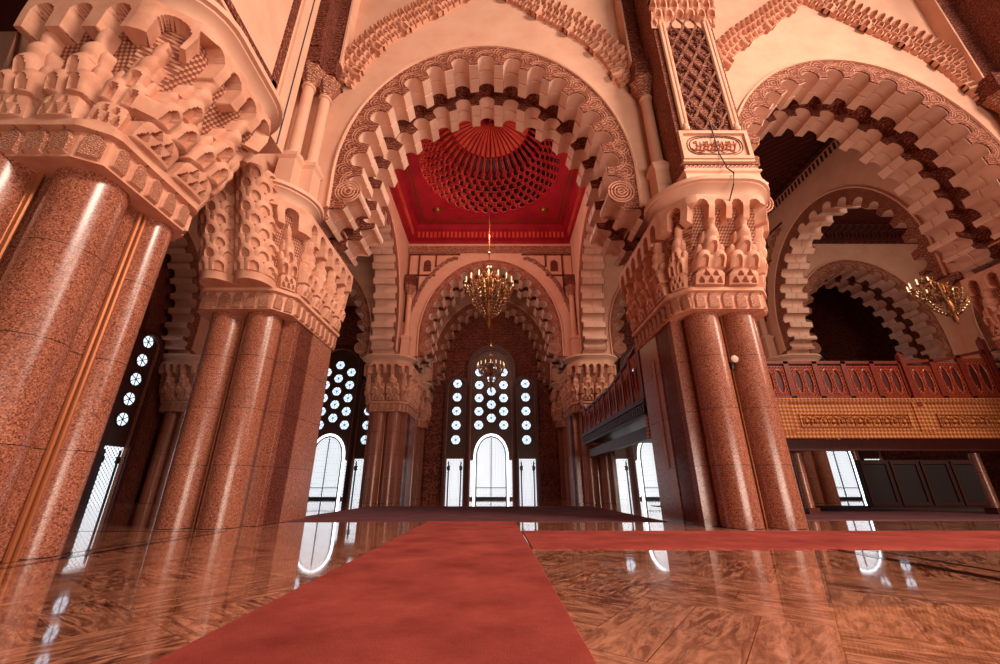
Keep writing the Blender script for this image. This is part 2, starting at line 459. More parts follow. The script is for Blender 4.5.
def relief(u, z, L, kind):
    h = np.zeros_like(u)
    # band of little arched panels above the shafts
    n = max(1, round(L/.42)); p = L/n
    uu = (u % p) - p/2
    low = (z < ZL-.06)
    inarch = (np.abs(uu) < p*.36*np.sqrt(np.clip(1-np.clip((z-6.35)/.25, 0, 1)**2, 0, 1))) & (z > ZS+.05)
    h = np.where(low, np.where(inarch, .09, .02), h)
    led = (z >= ZL-.06) & (z < ZL+.09); h = np.where(led, .15, h)
    up = z >= ZL+.09
    st = np.zeros_like(u)
    if kind == 'front': cs, s, sz = [-.5, .5], 1.0, 1.0
    elif kind == 'chamfer': cs, s, sz = [0.], .66, .95
    else: k = max(2, int(L/.8)); cs, s, sz = [(i-(k-1)/2)*L/k for i in range(k)], .84, .95
    for c in cs: st = np.maximum(st, stack(u - L/2, z, c, ZL+.1, s, sz))
    # pierced frieze of round-headed niches below the cornice
    if kind == 'front': ns, nw = [-.84, -.28, .28, .84], .34
    elif kind == 'chamfer': ns, nw = [0.], .36
    else: k2 = int(L/.6); ns, nw = [(i-(k2-1)/2)*L/k2 for i in range(k2)], .36
    fr = (z > 8.62); niche = np.zeros_like(fr)
    for c in ns:
        x = np.abs(u - L/2 - c)/(nw/2)
        niche |= (x < np.sqrt(np.clip(1-np.clip((z-9.0)/.22, 0, 1)**2, 0, 1)))
    # lower rim of frieze steps between niches
    f = np.where(fr & ~niche, .32, 0)
    return np.where(up, np.maximum(st, f), h)
PB = [(-1.45,1.75), (-1.45,-1.75), (-1.05,-2.22), (1.05,-2.22), (1.45,-1.75), (1.45,1.75)]
PT = [(-1.5,1.75), (-1.5,-2.35), (-.95,-3.1), (.95,-3.1), (1.5,-2.35), (1.5,1.75)]
KIND = ['side', 'chamfer', 'front', 'chamfer', 'side']
def flare(z): return np.clip((z-ZL)/2.3, 0, 1)**1.15
def capital_mesh(PB, PT, KIND, res=.027):
    pts_b, pts_t, nrm, hs = [], [], [], []
    zz = np.concatenate([np.arange(ZS, ZC, res), [ZC]])
    for k in range(len(PB)-1):
        b0, b1 = np.array(PB[k]), np.array(PB[k+1]); t0, t1 = np.array(PT[k]), np.array(PT[k+1])
        L = (np.linalg.norm(b1-b0) + np.linalg.norm(t1-t0))/2
        n = max(6, int(L/res)); f = np.linspace(0, 1, n)
        d = (t1-t0)/np.linalg.norm(t1-t0); nn = np.array([d[1], -d[0]])
        U, Z = np.meshgrid(f*L, zz)
        hs.append(relief(U, Z, L, KIND[k]))
        pts_b.append(b0 + f[:,None]*(b1-b0)); pts_t.append(t0 + f[:,None]*(t1-t0)); nrm.append(np.repeat(nn[None], n, 0))
    H = np.concatenate(hs, 1); B = np.concatenate(pts_b); T = np.concatenate(pts_t); Nn = np.concatenate(nrm)
    fz = flare(zz)[:,None,None]
    XY = B[None]*(1-fz) + T[None]*fz + Nn[None]*H[:,:,None]
    nu, nv = B.shape[0], len(zz)
    mb = MB(); XYl = XY.tolist(); zl = zz.tolist()
    mb.grid(lambda i, j: (XYl[j][i][0], XYl[j][i][1], zl[j]), nu, nv)
    Hl = H.tolist()
    # plain ground between the stacks carries the diaper pattern
    for q, f in enumerate(mb.f):
        j, i = divmod(q, nu-1)
        if zl[j] < ZL-.08 and Hl[j][i] > .06: mb.m[q] = 2
        if zl[j] > ZL+.1 and Hl[j][i] < .01 and Hl[min(j+1,nv-1)][i+1] < .01: mb.m[q] = 1
    # back and underside
    mb.f.append([nu-1, 0, (nv-1)*nu, nv*nu-1]); mb.m.append(0)
    mb.f.append(list(range(nu))); mb.m.append(0)
    return mb.mesh('muqarnas_capital', [M['muq'], M['diamond'], M['carvedfine']], 50)
def offset_poly(P, d):
    out = []
    n = len(P)
    for i in range(n):
        p = Vector((*P[i], 0)); a = Vector((*P[i-1], 0)); b = Vector((*P[(i+1) % n], 0))
        e1 = (p-a).normalized(); e2 = (b-p).normalized()
        n1 = Vector((e1.y, -e1.x, 0)); n2 = Vector((e2.y, -e2.x, 0))
        m = (n1+n2).normalized(); k = d/max(.35, m.dot(n1)); out.append((p.x+m.x*k, p.y+m.y*k))
    return out
def round_poly(P, r=.35, n=5):
    out = []; N = len(P)
    for i in range(N):
        p = Vector(P[i]); a = (Vector(P[i-1])-p); b = (Vector(P[(i+1) % N])-p)
        k = min(r, a.length*.45, b.length*.45); a = p+a.normalized()*k; b = p+b.normalized()*k
        for j in range(n+1):
            t = j/n; out.append(tuple(a*(1-t)**2 + p*2*t*(1-t) + b*t*t))
    return out
def cornice_mesh(PT):
    yb = -1.62; q = [p for p in PT if p[1] < yb]
    base = round_poly([(q[0][0]*.84, yb)] + q + [(q[-1][0]*.84, yb)], .6)
    prof = [(.10, ZC-.04), (.22, ZC+.0), (.24, ZC+.10), (.30, ZC+.2), (.38, ZC+.28), (.46, ZC+.33), (.47, ZC+.38), (.55, ZC+.40), (.56, ZC+.52), (.40, ZC+.55)]
    mb = MB(); mb.rings([[(x, y, z) for x, y in offset_poly(base, d)] for d, z in prof], cap0=True, cap1=True)
    return mb.mesh('cornice_molding', M['plaster'], 35)
def shaft_mesh(r=.5):
    mb = MB(); mb.rings([[(r*math.cos(2*PI*k/32), r*math.sin(2*PI*k/32), z) for k in range(32)] for z in (0, ZS+.12)], cap0=True, cap1=True)
    return mb.mesh('column_shaft', M['granite'], 40)
CAP = capital_mesh(PB, PT, KIND); COR = cornice_mesh(PT); SHAFT = shaft_mesh()
def core_mesh(boxes, mat='graniteshade'):
    mb = MB()
    for b in boxes: mb.box(*b, 0, ZS+.15)
    return mb.mesh('pier_core', M[mat], 30)
def strip_mesh():
    mb = MB(); mb.lathe([(.04, 0), (.04, ZS+.1)], n=8); return mb.mesh('bronze_strip', M['bronze'])
STRIP = strip_mesh()
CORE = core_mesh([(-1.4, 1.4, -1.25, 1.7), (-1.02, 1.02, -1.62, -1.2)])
def fl_mesh():
    mb = MB(); mb.box(-1.4, -1.0, -1.3, -1.0, 0, ZS+.13); mb.box(-1.43, -1.2, -.05, 1.6, 0, ZS+.13); return mb.mesh('pilaster_shaft', M['granite'], 30)
PIL = fl_mesh()
def pil2():
    mb = MB(); mb.box(1.0, 1.4, -1.3, -1.0, 0, ZS+.13); mb.box(1.2, 1.43, -.05, 1.6, 0, ZS+.13); return mb.mesh('pilaster_shaft', M['granite'], 30)
PIL2 = pil2()
def inlay_mesh():
    mb = MB(); mb.box(-1.46, -1.42, .35, .5, 1.6, 5.2); mb2 = mb; return mb.mesh('inlaid_strip', M['bronze'], 0)
INL = inlay_mesh()
def seal_mesh():
    mb = MB(); mb.box(-1.42, 1.42, -1.7, 1.7, ZS+.1, ZC-.02); return mb.mesh('capital_block', M['plaster'], 0)
def pier(label, loc, rz=0):
    t = thing('clustered_pier', label, 'pier', loc, rz, 'clustered granite piers')
    link('pier_core', CORE, t); link('pilaster_shaft', PIL, t); link('pilaster_shaft', PIL2, t); link('inlaid_strip', INL, t)
    for x in (-.55, .55): link('column_shaft', SHAFT, t, (x, -1.6, 0))
    for x in (-.07, .07): link('bronze_strip', STRIP, t, (x*.9, -1.66, 0))
    link('muqarnas_capital', CAP, t); link('cornice_molding', COR, t)
    return t
PY = 13.35
pier('tall clustered granite pier with pale muqarnas capital carrying the script panel pilaster', (XC+7.5, PY, 0))
pier('clustered granite pier with a shadowed muqarnas front, beyond the massive cropped pier', (XC-7.5, PY, 0))
pier('clustered pier at the end of the balcony, its capital cropped by the picture edge', (XC+22.5, PY+.4, 0))
for i, lab in ((-1, 'dark slender-looking pier at the rear of the dome bay beside the aisle windows'), (1, 'dim rear pier at the far end of the balcony flank'),
               (-3, 'dim rear pier seen in the gap between the two near piers'), (3, 'dim rear pier with paired colonettes beyond the balcony')):
    pier(lab, (XC + 7.5*i, YB+1.6, 0))
for i, lab in ((-1, 'dark wall pier beside the tall centre window, behind the rear pier'), (1, 'dark wall pier beside the tall centre window, on the balcony side')):
    pier(lab, (XC + 7.5*i, YCC+1.9, 0))
# the massive pier close to the camera: columns on two sides
t = thing('clustered_pier', 'massive reddish granite pier with muqarnas capital cropped by the picture edge', 'pier', (-8.85, 6.2, 0), PI/2, 'clustered granite piers')
link('pier_core', core_mesh([(-.5, 1.0, -1.55, 2.0), (-.62, .5, -1.0, .5), (.0, .62, -1.78, -1.4)], 'granite'), t)
sh2 = shaft_mesh(.5)
for p in ((-.38, -1.57, 0), (-.8, -.4, 0)): link('column_shaft', sh2, t, p)
link('column_shaft', shaft_mesh(.31), t, (.77, -1.75, 0))
for p in ((.34, -1.83), (.45, -1.83), (-.72, -.98), (-.72, -.88)): link('bronze_strip', STRIP, t, (p[0], p[1], 0))
PB1 = [(-1.1,-.2), (-1.1,-1.85), (-.9,-2.2), (.95,-2.2), (1.3,-1.75), (1.3,2.6)]
PT1 = [(-1.25,-.3), (-1.25,-2.4), (-.85,-3.0), (1.1,-3.0), (1.55,-2.4), (1.55,2.6)]
link('muqarnas_capital', capital_mesh(PB1, PT1, KIND, .024), t); link('cornice_molding', cornice_mesh(PT1), t)

# tall stalactite corbels on the front of the shadowed pier, under the side wall
def corbel(label, x, W=.86):
    nu, nv = 120, 200; TH, Z = np.meshgrid(np.linspace(-PI/2, PI/2, nu), np.linspace(0, 3.24, nv))
    r0 = W/2; U = TH*r0; H = np.zeros_like(U)
    for r in range(9):
        n_ = 3 if r % 2 else 4; w_ = PI*r0/3.5*1.04
        for c in range(n_):
            H = np.maximum(H, cell(U - (c-(n_-1)/2)*PI*r0/3.5, Z-.22-r*.33, w_, .46, .17, True))
    H = np.where(Z < .24, .1, H)
    F = -(Z/3.24)**1.15*1.1
    X = ((r0+H)*np.sin(TH)).tolist(); Y = (F - (.25 + r0*.6 + H)*np.cos(TH)).tolist(); Zl = Z.tolist()
    mb = MB(); mb.grid(lambda i, j: (X[j][i], .35 if i in (0, nu-1) else Y[j][i], Zl[j][i]), nu, nv)
    mb.f += [[0, nu-1, nv*nu-1, (nv-1)*nu], list(range(nu)), [(nv-1)*nu+i for i in range(nu)]]; mb.m += [0]*3
    return tag(mb.build('muqarnas_corbel', M['muq'], None, (x, 10.95, 6.72), 0, 50), label, 'corbel', 'stalactite corbels under the side wall')
corbel('shadowed stalactite corbel under the side wall, the one beside the pale ledge', -7.38)
corbel('shadowed stalactite corbel under the side wall, the one beside the massive pier', -8.42)

# ------------------------------------------------------------------ pilasters on the piers, wall bands, friezes, colonettes
def pilaster(label, loc):
    t = thing('carved_pilaster', label, 'pilaster', loc, 0, 'carved pilasters above the piers')
    W = 1.15; yf = 0.0; D = 1.7
    mb = MB(); mb.box(-W, W, yf+.08, D, 0, 17); mb.build('pilaster_body', M['pilbody'], t, smooth=0)
    mb = MB(); mb.rings([[(x, y, z) for x, y in offset_poly([(-W,yf), (W,yf), (W,D), (-W,D)], d)] for d, z in ((.14,-.02), (.14,.05), (.06,.18), (.04,.5), (.10,.56), (.10,.62))], cap0=True, cap1=True)
    mb.build('base_block', M['plaster'], t)
    mb = MB()
    for z0, d in ((.62, .06), (1.0, .0)): mb.box(-W-.02, W+.02, yf-.04-d*.4, yf+.2, z0, z0+.09)
    n = 17
    for i in range(n):
        x = -W + (i+.5)*2*W/n
        mb.tube([(x+.05*math.cos(a), yf-.0, .74+.11*math.sin(a)) for a in np.linspace(0, 2*PI, 13)[:-1]], .022, 5, loop=True)
    mb.build('dentil_molding', M['plaster'], t)
    # script panel: frame, oval cartouche and interlaced strokes of lettering
    mb = MB(); z0, z1 = 1.1, 2.3
    for a, b, c, d in ((-W, W, z0, z0+.12), (-W, W, z1-.12, z1), (-W, -W+.12, z0+.12, z1-.12), (W-.12, W, z0+.12, z1-.12)): mb.box(a, b, yf-.08, yf+.12, c, d)
    mb.build('panel_frame', M['plaster'], t, smooth=0)
    mb = MB(); mb.box(-W+.12, W-.12, yf-.0, yf+.12, z0+.12, z1-.12); pn = mb.build('script_panel', M['plaster'], t, smooth=0)
    mb = MB()
    for rx, rz in ((.92, .42), (.84, .36)):
        mb.tube([(math.copysign(abs(math.cos(a))**.6, math.cos(a))*rx, yf-.01, 1.7 + math.copysign(abs(math.sin(a))**.75, math.sin(a))*rz) for a in np.linspace(0, 2*PI, 41)[:-1]], .016, 5, loop=True)
    mb.build('cartouche_border', M['carvedred'], pn)
    mb = MB(); rnd = random.Random(3)
    for i in range(11):
        x = -.62 + i*.125; h = rnd.uniform(.14, .27); k_ = rnd.uniform(-.03, .03)
        mb.tube([(x+.02, yf-.01, 1.68+h), (x+.03, yf-.02, 1.62+k_), (x-.04, yf-.02, 1.5+k_), (x-.13, yf-.02, 1.5+k_), (x-.17, yf-.01, 1.6+k_)], [.012,.026,.034,.028,.01], 5)
        if i % 2: mb.tube([(x-.16, yf-.01, 1.72), (x-.04, yf-.025, 1.66), (x+.1, yf-.025, 1.76), (x+.2, yf-.025, 1.74), (x+.24, yf-.01, 1.86)], [.01,.028,.03,.024,.008], 5)
        if i % 3 == 0: mb.tube([(x-.02+.05*math.cos(a), yf-.015, 1.84+.045*math.sin(a)) for a in np.linspace(0, 5.6, 9)], .016, 4)
        if i % 3 == 1: mb.tube([(x-.1, yf-.015, 1.43), (x, yf-.015, 1.4), (x+.12, yf-.015, 1.45)], [.008,.022,.008], 4)
    mb.build('script_lettering', M['rust'], pn)
    # tall lattice panel of ogees and rosettes between rounded rails
    mb = MB()
    def ogee(cx, cz, w, h):
        for s in (-1, 1):
            P = []
            for k in range(13):
                f = k/12; x = cx + s*w*(math.sin(f*PI)**1.5); P.append((x, yf+.03, cz-h + 2*h*f))
            mb.tube(P, .055, 5)
    for r in range(11):
        for c in range(3 if r % 2 else 2):
            cx = (c-1)*.5 if r % 2 else (c-.5)*.5
            ogee(cx, 2.85 + r*.5, .24, .5)
    mb.build('ogee_lattice', M['tracery'], t)
    mb = MB()
    for r in range(8):
        for c in range(2):
            cx = (c-.5)*.9; cz = 2.75 + r*.68
            for k in range(8):
                a = k*PI/4; mb.bar((cx+.07*math.cos(a), yf+.03, cz+.07*math.sin(a)), (cx+.2*math.cos(a), yf+.0, cz+.2*math.sin(a)), .05, (0,1,0))
    mb.build('rosette_pattern', M['carvedred'], t)
    mb = MB()
    for s in (-1, 1):
        for dx in (0, .14): mb.tube([(s*(W-.22-dx), yf+.0, 2.45), (s*(W-.22-dx), yf+.0, 8.3)], .07, 8)
        mb.lathe([(.02,-.05), (.12,0), (.14,.12), (.09,.2), (.1,.28)], (s*(W-.29), yf-.02, 2.32), 10)
    mb.build('side_rail_molding', M['plaster'], t)
    # muqarnas crown
    nu, nv = 70, 70
    U, Z = np.meshgrid(np.linspace(0, 2*W+.2, nu), np.linspace(0, 2.6, nv))
    H = np.zeros_like(U)
    for r in range(6):
        for c in range(-1, 8):
            w = .42; uc = (c + (r % 2)*.5)*w + .05
            H = np.maximum(H, cell(U-uc, Z-r*.4, w*.94, .56, .12+.11*r, 2))
    H = np.where(Z < .55*np.abs(np.sin((U-.05)*PI/((2*W+.1)))), 0.0*H, H)
    Hl = H.tolist()
    mb = MB(); mb.grid(lambda i, j: (-W-.1 + U[j][i], yf+.02-Hl[j][i], 7.7 + Z[j][i]), nu, nv)
    mb.build('muqarnas_crown', M['muq'], t, smooth=50)
    return t
pilaster('carved ogee-lattice pilaster with an oval script panel, above the pier beside the dome bay', (XC+7.72, 10.2, 9.92))
pilaster('dark carved pilaster cropped at the upper picture corner above the balcony', (XC+22.9, 10.6, 9.92))

def colonette_meshes():
    D = {}
    mb = MB(); mb.rings([[(s*x, s*y, z) for x, y in ((-.36,-.36), (.36,-.36), (.36,.36), (-.36,.36))] for s, z in ((1.1, 0), (1.1,.12), (.86,.2), (.8,1.55), (1.0,1.66), (1.0,1.8))], cap0=True, cap1=True); D['pedestal'] = mb.mesh('pedestal', M['plaster'], 30)
    mb = MB(); mb.lathe([(.34,1.8), (.36,1.88), (.27,1.96), (.23,2.02), (.21,2.1), (.2,5.2)]); D['shaft'] = mb.mesh('shaft', M['plaster'])
    mb = MB(); mb.lathe([(.2,5.2), (.25,5.24), (.25,5.32), (.2,5.36)]); D['ring'] = mb.mesh('neck_ring', M['plaster'])
    mb = MB(); prof = [(.2,5.36), (.23,5.55), (.34,5.8), (.44,6.05), (.48,6.15)]
    mb.rings([[((r*(1+.08*math.cos(8*a)))*math.cos(a), (r*(1+.08*math.cos(8*a)))*math.sin(a), z) for a in np.linspace(0, 2*PI, 49)[:-1]] for r, z in prof], cap0=True, cap1=True); D['capital'] = mb.mesh('leaf_capital', M['carved'])
    mb = MB(); mb.box(-.46, .46, -.46, .46, 6.15, 6.28); mb.box(-.4, .4, -.4, .4, 6.28, 7.1); D['impost'] = mb.mesh('impost_block', M['carvedred'], 0)
    return D
CM = colonette_meshes()
def colonette(label, loc, group):
    t = thing('colonette', label, 'colonette', loc, 0, group)
    for k, n in (('pedestal','pedestal'), ('shaft','shaft'), ('ring','neck_ring'), ('capital','leaf_capital'), ('impost','impost_block')): link(n, CM[k], t)
    return t
g = 'slender wall colonettes'
colonette('slender pale colonette beside the big arch, on the ledge of the dark-fronted pier', (XC-6.35, YA-.35, 10.0), g)
colonette('slender pale colonette beside the script panel pilaster and the big arch', (XC+6.35, YA-.35, 10.0), g)
colonette('slender pale colonette in the recess beside the projecting side wall, away from the big arch', (-7.17, 10.95, 10.0), g)
colonette('slender pale colonette under the cropped carved pilaster over the balcony', (XC+21.4, YA+.2, 10.0), g)
small = [((-6.5, YB-.35), 'small dim colonette at the rear corner of the dome bay on the aisle window side'), ((6.5, YB-.35), 'small dim colonette at the rear corner of the dome bay on the balcony side'),
         ((21.3, YB-.35), 'dim colonette next to the pale arch beyond the balcony, first of the pair'), ((20.2, YB-.35), 'dim colonette next to the clustered pier, above the balcony rail'),
         ((-5.6, YB-.35), 'small dim colonette beside the rear arch, next to the corner colonette on the window side'), ((5.6, YB-.35), 'small dim colonette beside the rear arch, next to the corner colonette on the balcony side')]
for (x, y), lab in small:
    if abs(x) < 6: continue
    colonette(lab, (XC+x, y, 10.0), g)
colonette('lit colonette flanking the inner nested arch, just under the dim chandelier past the balcony', (XC+2*BAY+6.3, YM-6.4, 10.0), g)
colonette('lit colonette beside the inner nested arch, closer to the cropped pier', (XC+2*BAY+6.2, YM-7.3, 10.0), g)

def band(name, x0, x1, y0, y1, z0, z1, mat='carvedred'):
    mb = MB(); mb.box(x0, x1, y0, y1, z0, z1); return struct(mb.build(name, M[mat], smooth=0))
k = 0
for xc in (XC-6.35, XC+6.35, XC+21.4):
    y = YA + (.6 if xc > 20 else 0)
    k += 1; band('trim_%d' % k, xc-.36, xc+.36, y-.5, y+.1, 17.1, 26.9)
    k += 1; band('trim_%d' % k, xc-.44, xc-.36, y-.55, y+.1, 17.1, 26.9, 'plaster')
    k += 1; band('trim_%d' % k, xc+.36, xc+.44, y-.55, y+.1, 17.1, 26.9, 'plaster')

def frieze(label, loc, sx=1, yoff=0):
    """a stalactite frieze climbing the wall in an arched line: one continuous relief"""
    ctrl = np.array([(5.95,16.5), (5.75,17.2), (5.3,18.3), (4.6,19.4), (3.8,20.25), (3.0,20.9), (2.2,21.6), (1.2,22.5), (0.,23.6)])
    P, L = resample([tuple(p) for p in ctrl], 420)
    T = np.gradient(P, axis=0); T /= np.linalg.norm(T, axis=1)[:,None]; Nn = np.stack([T[:,1], -T[:,0]], 1)
    Nn *= np.sign(Nn[:,1])[:,None] if False else 1
    nv = 60; tt = np.linspace(-.75, .8, nv); ts = tt*.78
    S_, T_ = np.meshgrid(np.linspace(0, L, 420), tt)
    w = .36; n = int(L/w); H = np.full_like(S_, -.06)
    for i in range(n+1):
        s0 = i*w
        pend = (i % 5 == 2)
        for tb, hh, P_, off in ((-.55, .46, .20, 0), (-.2, .5, .34, .5), (.2, .56, .48, 0)):
            H = np.maximum(H, cell(S_-s0-off*w, T_-tb, w*.86, hh, P_, 2)-.0005)
        if pend: H = np.maximum(H, cell(S_-s0, T_+.75, w*1.2, .8, .34, 2))
    H = np.where(H < .001, -.06, H)
    mb = MB(); Hl = H.tolist(); Pl = P.tolist(); Nl = Nn.tolist()
    mb.grid(lambda i, j: (sx*(Pl[i][0] + Nl[i][0]*ts[j]), -Hl[j][i], Pl[i][1] + Nl[i][1]*ts[j]), 420, nv)
    o = mb.build('muqarnas_frieze', M['muq'], None, loc, 0, 50)
    return tag(o, label, 'frieze', 'stalactite friezes on the upper wall')
frieze('stalactite frieze climbing the wall above the big arch from the side-wall colonette', (XC, YA-.0, 0), -1)
frieze('stalactite frieze climbing the wall above the big arch from the script-panel pilaster', (XC, YA-.0, 0), 1)
frieze('stalactite frieze climbing above the balcony arch from the script-panel pilaster', (RX, YA+.6, 0), -1)
frieze('stalactite frieze above the balcony arch descending to the cropped pilaster', (RX, YA+.6, 0), 1)

# projecting side wall above the two near piers
mb = MB(); mb.box(-8.9, -6.15, 5.0, 8.9, 9.97, 27); struct(mb.build('wall_projecting_left', M['plaster'], smooth=0))
def trimbar(i, y0, y1, z0, z1, t_, mat):
    mb = MB(); mb.box(-6.2, -6.15+t_, y0, y1, z0, z1); return struct(mb.build('trim_%d' % i, M[mat], smooth=0))
trimbar(21, 5.0, 8.1, 10.25, 11.0, .05, 'carved'); trimbar(22, 5.0, 8.1, 10.12, 10.25, .1, 'plaster'); trimbar(23, 5.0, 8.1, 11.0, 11.1, .1, 'plaster')
trimbar(24, 5.0, 7.9, 11.25, 11.45, .06, 'carvedred'); trimbar(25, 7.7, 7.95, 11.25, 26, .06, 'carvedred'); trimbar(26, 8.1, 8.2, 10.12, 26, .08, 'plaster')
mb = MB(); mb.box(-7.5, -6.84, 10.5, YA+.02, 17.1, 27); struct(mb.build('trim_27', M['carvedred'], smooth=0))
mb = MB(); mb.box(-9.0, -7.95, 9.4, YA, 9.97, 27); struct(mb.build('trim_28', M['plaster'], smooth=0))
# black cables
mb = MB(); mb.tube([(-6.13, 8.55, 9.98), (-6.13, 8.56, 14), (-6.13, 8.6, 20), (-6.13, 8.6, 26)], .02, 5)
tag(mb.build('cable', M['black']), 'thin black cable running down the plain side wall near the colonette', 'cable')
mb = MB(); px = XC+7.72
mb.tube([(px-.02, 10.12, 12.6), (px, 10.1, 11.2), (px+.05, 10.0, 10.6), (px-.02, 9.9, 10.4), (px-.05, 9.62, 9.95), (px-.15, 9.62, 9.5), (px-.18, 9.98, 9.1), (px-.2, 10.2, 8.6)], .02, 5)
tag(mb.build('cable', M['black']), 'thin black cable hanging over the script panel and pier cornice', 'cable')
# floodlight fixed to the strip of the pier
t = thing('floodlight', 'small white floodlight fixed between the columns of the pier', 'light', (XC+7.5, 11.55, 4.55))
mb = MB(); mb.rings([[(r*math.cos(a), y, r*math.sin(a)) for a in np.linspace(0, 2*PI, 17)[:-1]] for r, y in ((.06, .02), (.09, -.06), (.11, -.2), (.09, -.21))], cap0=True, cap1=True); mb.build('lamp_housing', M['white'], t)
mb = MB(); mb.box(-.03, .03, -.02, .1, -.25, .0); mb.build('bracket', M['black'], t, smooth=0)

# ------------------------------------------------------------------ shell: floor, back wall, ceilings
mb = MB(); mb.box(-42, 58, -22, 40, -.3, 0); struct(mb.build('floor', M['marble'], smooth=0))
for i, (x0, x1) in enumerate(((5.75, 5.95), (6.35, 6.45), (-6.6, -6.45), (-6.95, -6.88))):  # first pair paints a floor shadow as dark strips; second pair is inlay
    mb = MB(); mb.box(x0, x1, -10, 10.7, 0, .003); struct(mb.build('trim_%d' % (40+i), M['inlayshadow'], smooth=0))
mb = MB(); mb.box(-42, -6.7, 10.75, 10.9, 0, .003); struct(mb.build('trim_46', M['inlayshadow'], smooth=0))
YW = 38.3
def back_wall():
    mb = MB(); mb.box(-42, 58, YW+.25, YW+.6, 0, 23); return struct(mb.build('wall_back', M['carvedred'], smooth=0))
back_wall()
mb = MB(); mb.box(-42, -41.5, -22, 39, 0, 23); struct(mb.build('wall_end_left', M['darkwood'], smooth=0))
mb = MB(); mb.box(57.5, 58, -22, 39, 0, 23); struct(mb.build('wall_end_right', M['darkwood'], smooth=0))

# window triples set into the back wall
def arch_out(cx, w, z0, zs, rise, n=14):
    P = [(cx-w, z0)]
    for i in range(n+1):
        a = PI - PI*i/n; P.append((cx + w*math.cos(a), zs + rise*math.sin(a)))
    return P + [(cx+w, z0)]
def win_meshes():
    D = {}
    def frame(P, Q, y0, y1, mat, name, s=0):
        mb = MB(); mb.rings([[(x, y, z) for x, z in P + Q[::-1]] for y in (y0, y1)], cap0=True, cap1=True); return mb.mesh(name, M[mat], s)
    D['c_frame'] = frame(arch_out(0, 2.35, 0, 12.0, 2.35), arch_out(0, 2.0, 0, 12.0, 2.0), -.35, .25, 'darkwood', 'window_frame')
    D['c_trim'] = frame(arch_out(0, 2.02, 0, 12.0, 2.02), arch_out(0, 1.9, 0, 12.0, 1.9), -.2, .25, 'carved', 'window_trim')
    mb = MB(); mb.prism(arch_out(0, 1.95, 0, 12.0, 1.95), 0, .2); D['c_board'] = mb.mesh('pierced_board', M['frameoff'], 0)
    D['s_frame'] = frame(arch_out(0, 1.15, 0, 10.0, 1.15), arch_out(0, .9, 0, 10.0, .9), -.35, .25, 'darkwood', 'window_frame')
    D['s_trim'] = frame(arch_out(0, .92, 0, 10.0, .92), arch_out(0, .84, 0, 10.0, .84), -.2, .25, 'carved', 'window_trim')
    mb = MB(); mb.prism(arch_out(0, .88, 0, 10.0, .88), 0, .2); D['s_board'] = mb.mesh('pierced_board', M['frameoff'], 0)
    mb = MB(); mb.rings([[(r*math.cos(a), y, r*math.sin(a)) for a in np.linspace(0, 2*PI, 13)[:-1]] for r, y in ((.42, 0), (.42, -.03))], cap0=True, cap1=True); D['pane'] = mb.mesh('pane', M['pane'], 0)
    mb = MB(); mb.tube([(.45*math.cos(a), -.03, .45*math.sin(a)) for a in np.linspace(0, 2*PI, 25)[:-1]], .05, 5, loop=True)
    for k_ in range(3):
        a = k_*PI/3 + .5; mb.bar((.42*math.cos(a), -.035, .42*math.sin(a)), (-.42*math.cos(a), -.035, -.42*math.sin(a)), .05, (0,1,0))
    D['ring'] = mb.mesh('star_grille', M['frameoff'], 30)
    # lit doors: pierced screens with dark stiles
    mb = MB(); mb.prism(arch_out(0, 1.32, .2, 3.6, 1.75), -.06, 0); D['door'] = mb.mesh('door_leaf', M['screen'], 0)
    D['darc'] = frame(arch_out(0, 1.6, 0, 3.6, 2.05), arch_out(0, 1.42, 0, 3.6, 1.85), -.09, 0, 'doorpane', 'door_surround')
    D['darc2'] = frame(arch_out(0, 1.42, 0, 3.6, 1.85), arch_out(0, 1.3, 0, 3.6, 1.72), -.12, 0, 'black', 'door_frame')
    mb = MB(); mb.box(-.04, .04, -.12, 0, 0, 5.2); mb.box(-1.3, 1.3, -.12, 0, .9, .98); mb.box(-1.3, 1.3, -.12, 0, 0, .2); D['mull'] = mb.mesh('door_frame_bar', M['black'], 0)
    mb = MB(); mb.box(-.3, .3, -.06, 0, .2, 3.3); D['side'] = mb.mesh('side_screen', M['screen'], 0)
    mb = MB(); mb.box(-.75, .75, -.06, 0, .0, 3.4); D['side2'] = mb.mesh('side_screen', M['screen'], 0)
    mb = MB(); mb.box(-.62, -.5, -.12, 0, 0, 3.2); mb.box(.5, .62, -.12, 0, 0, 3.2); mb.box(-.7, -.42, -.14, 0, 2.4, 2.8); mb.box(.42, .7, -.14, 0, 2.4, 2.8); D['sbar'] = mb.mesh('side_frame_bar', M['black'], 0)
    return D
WM = win_meshes()
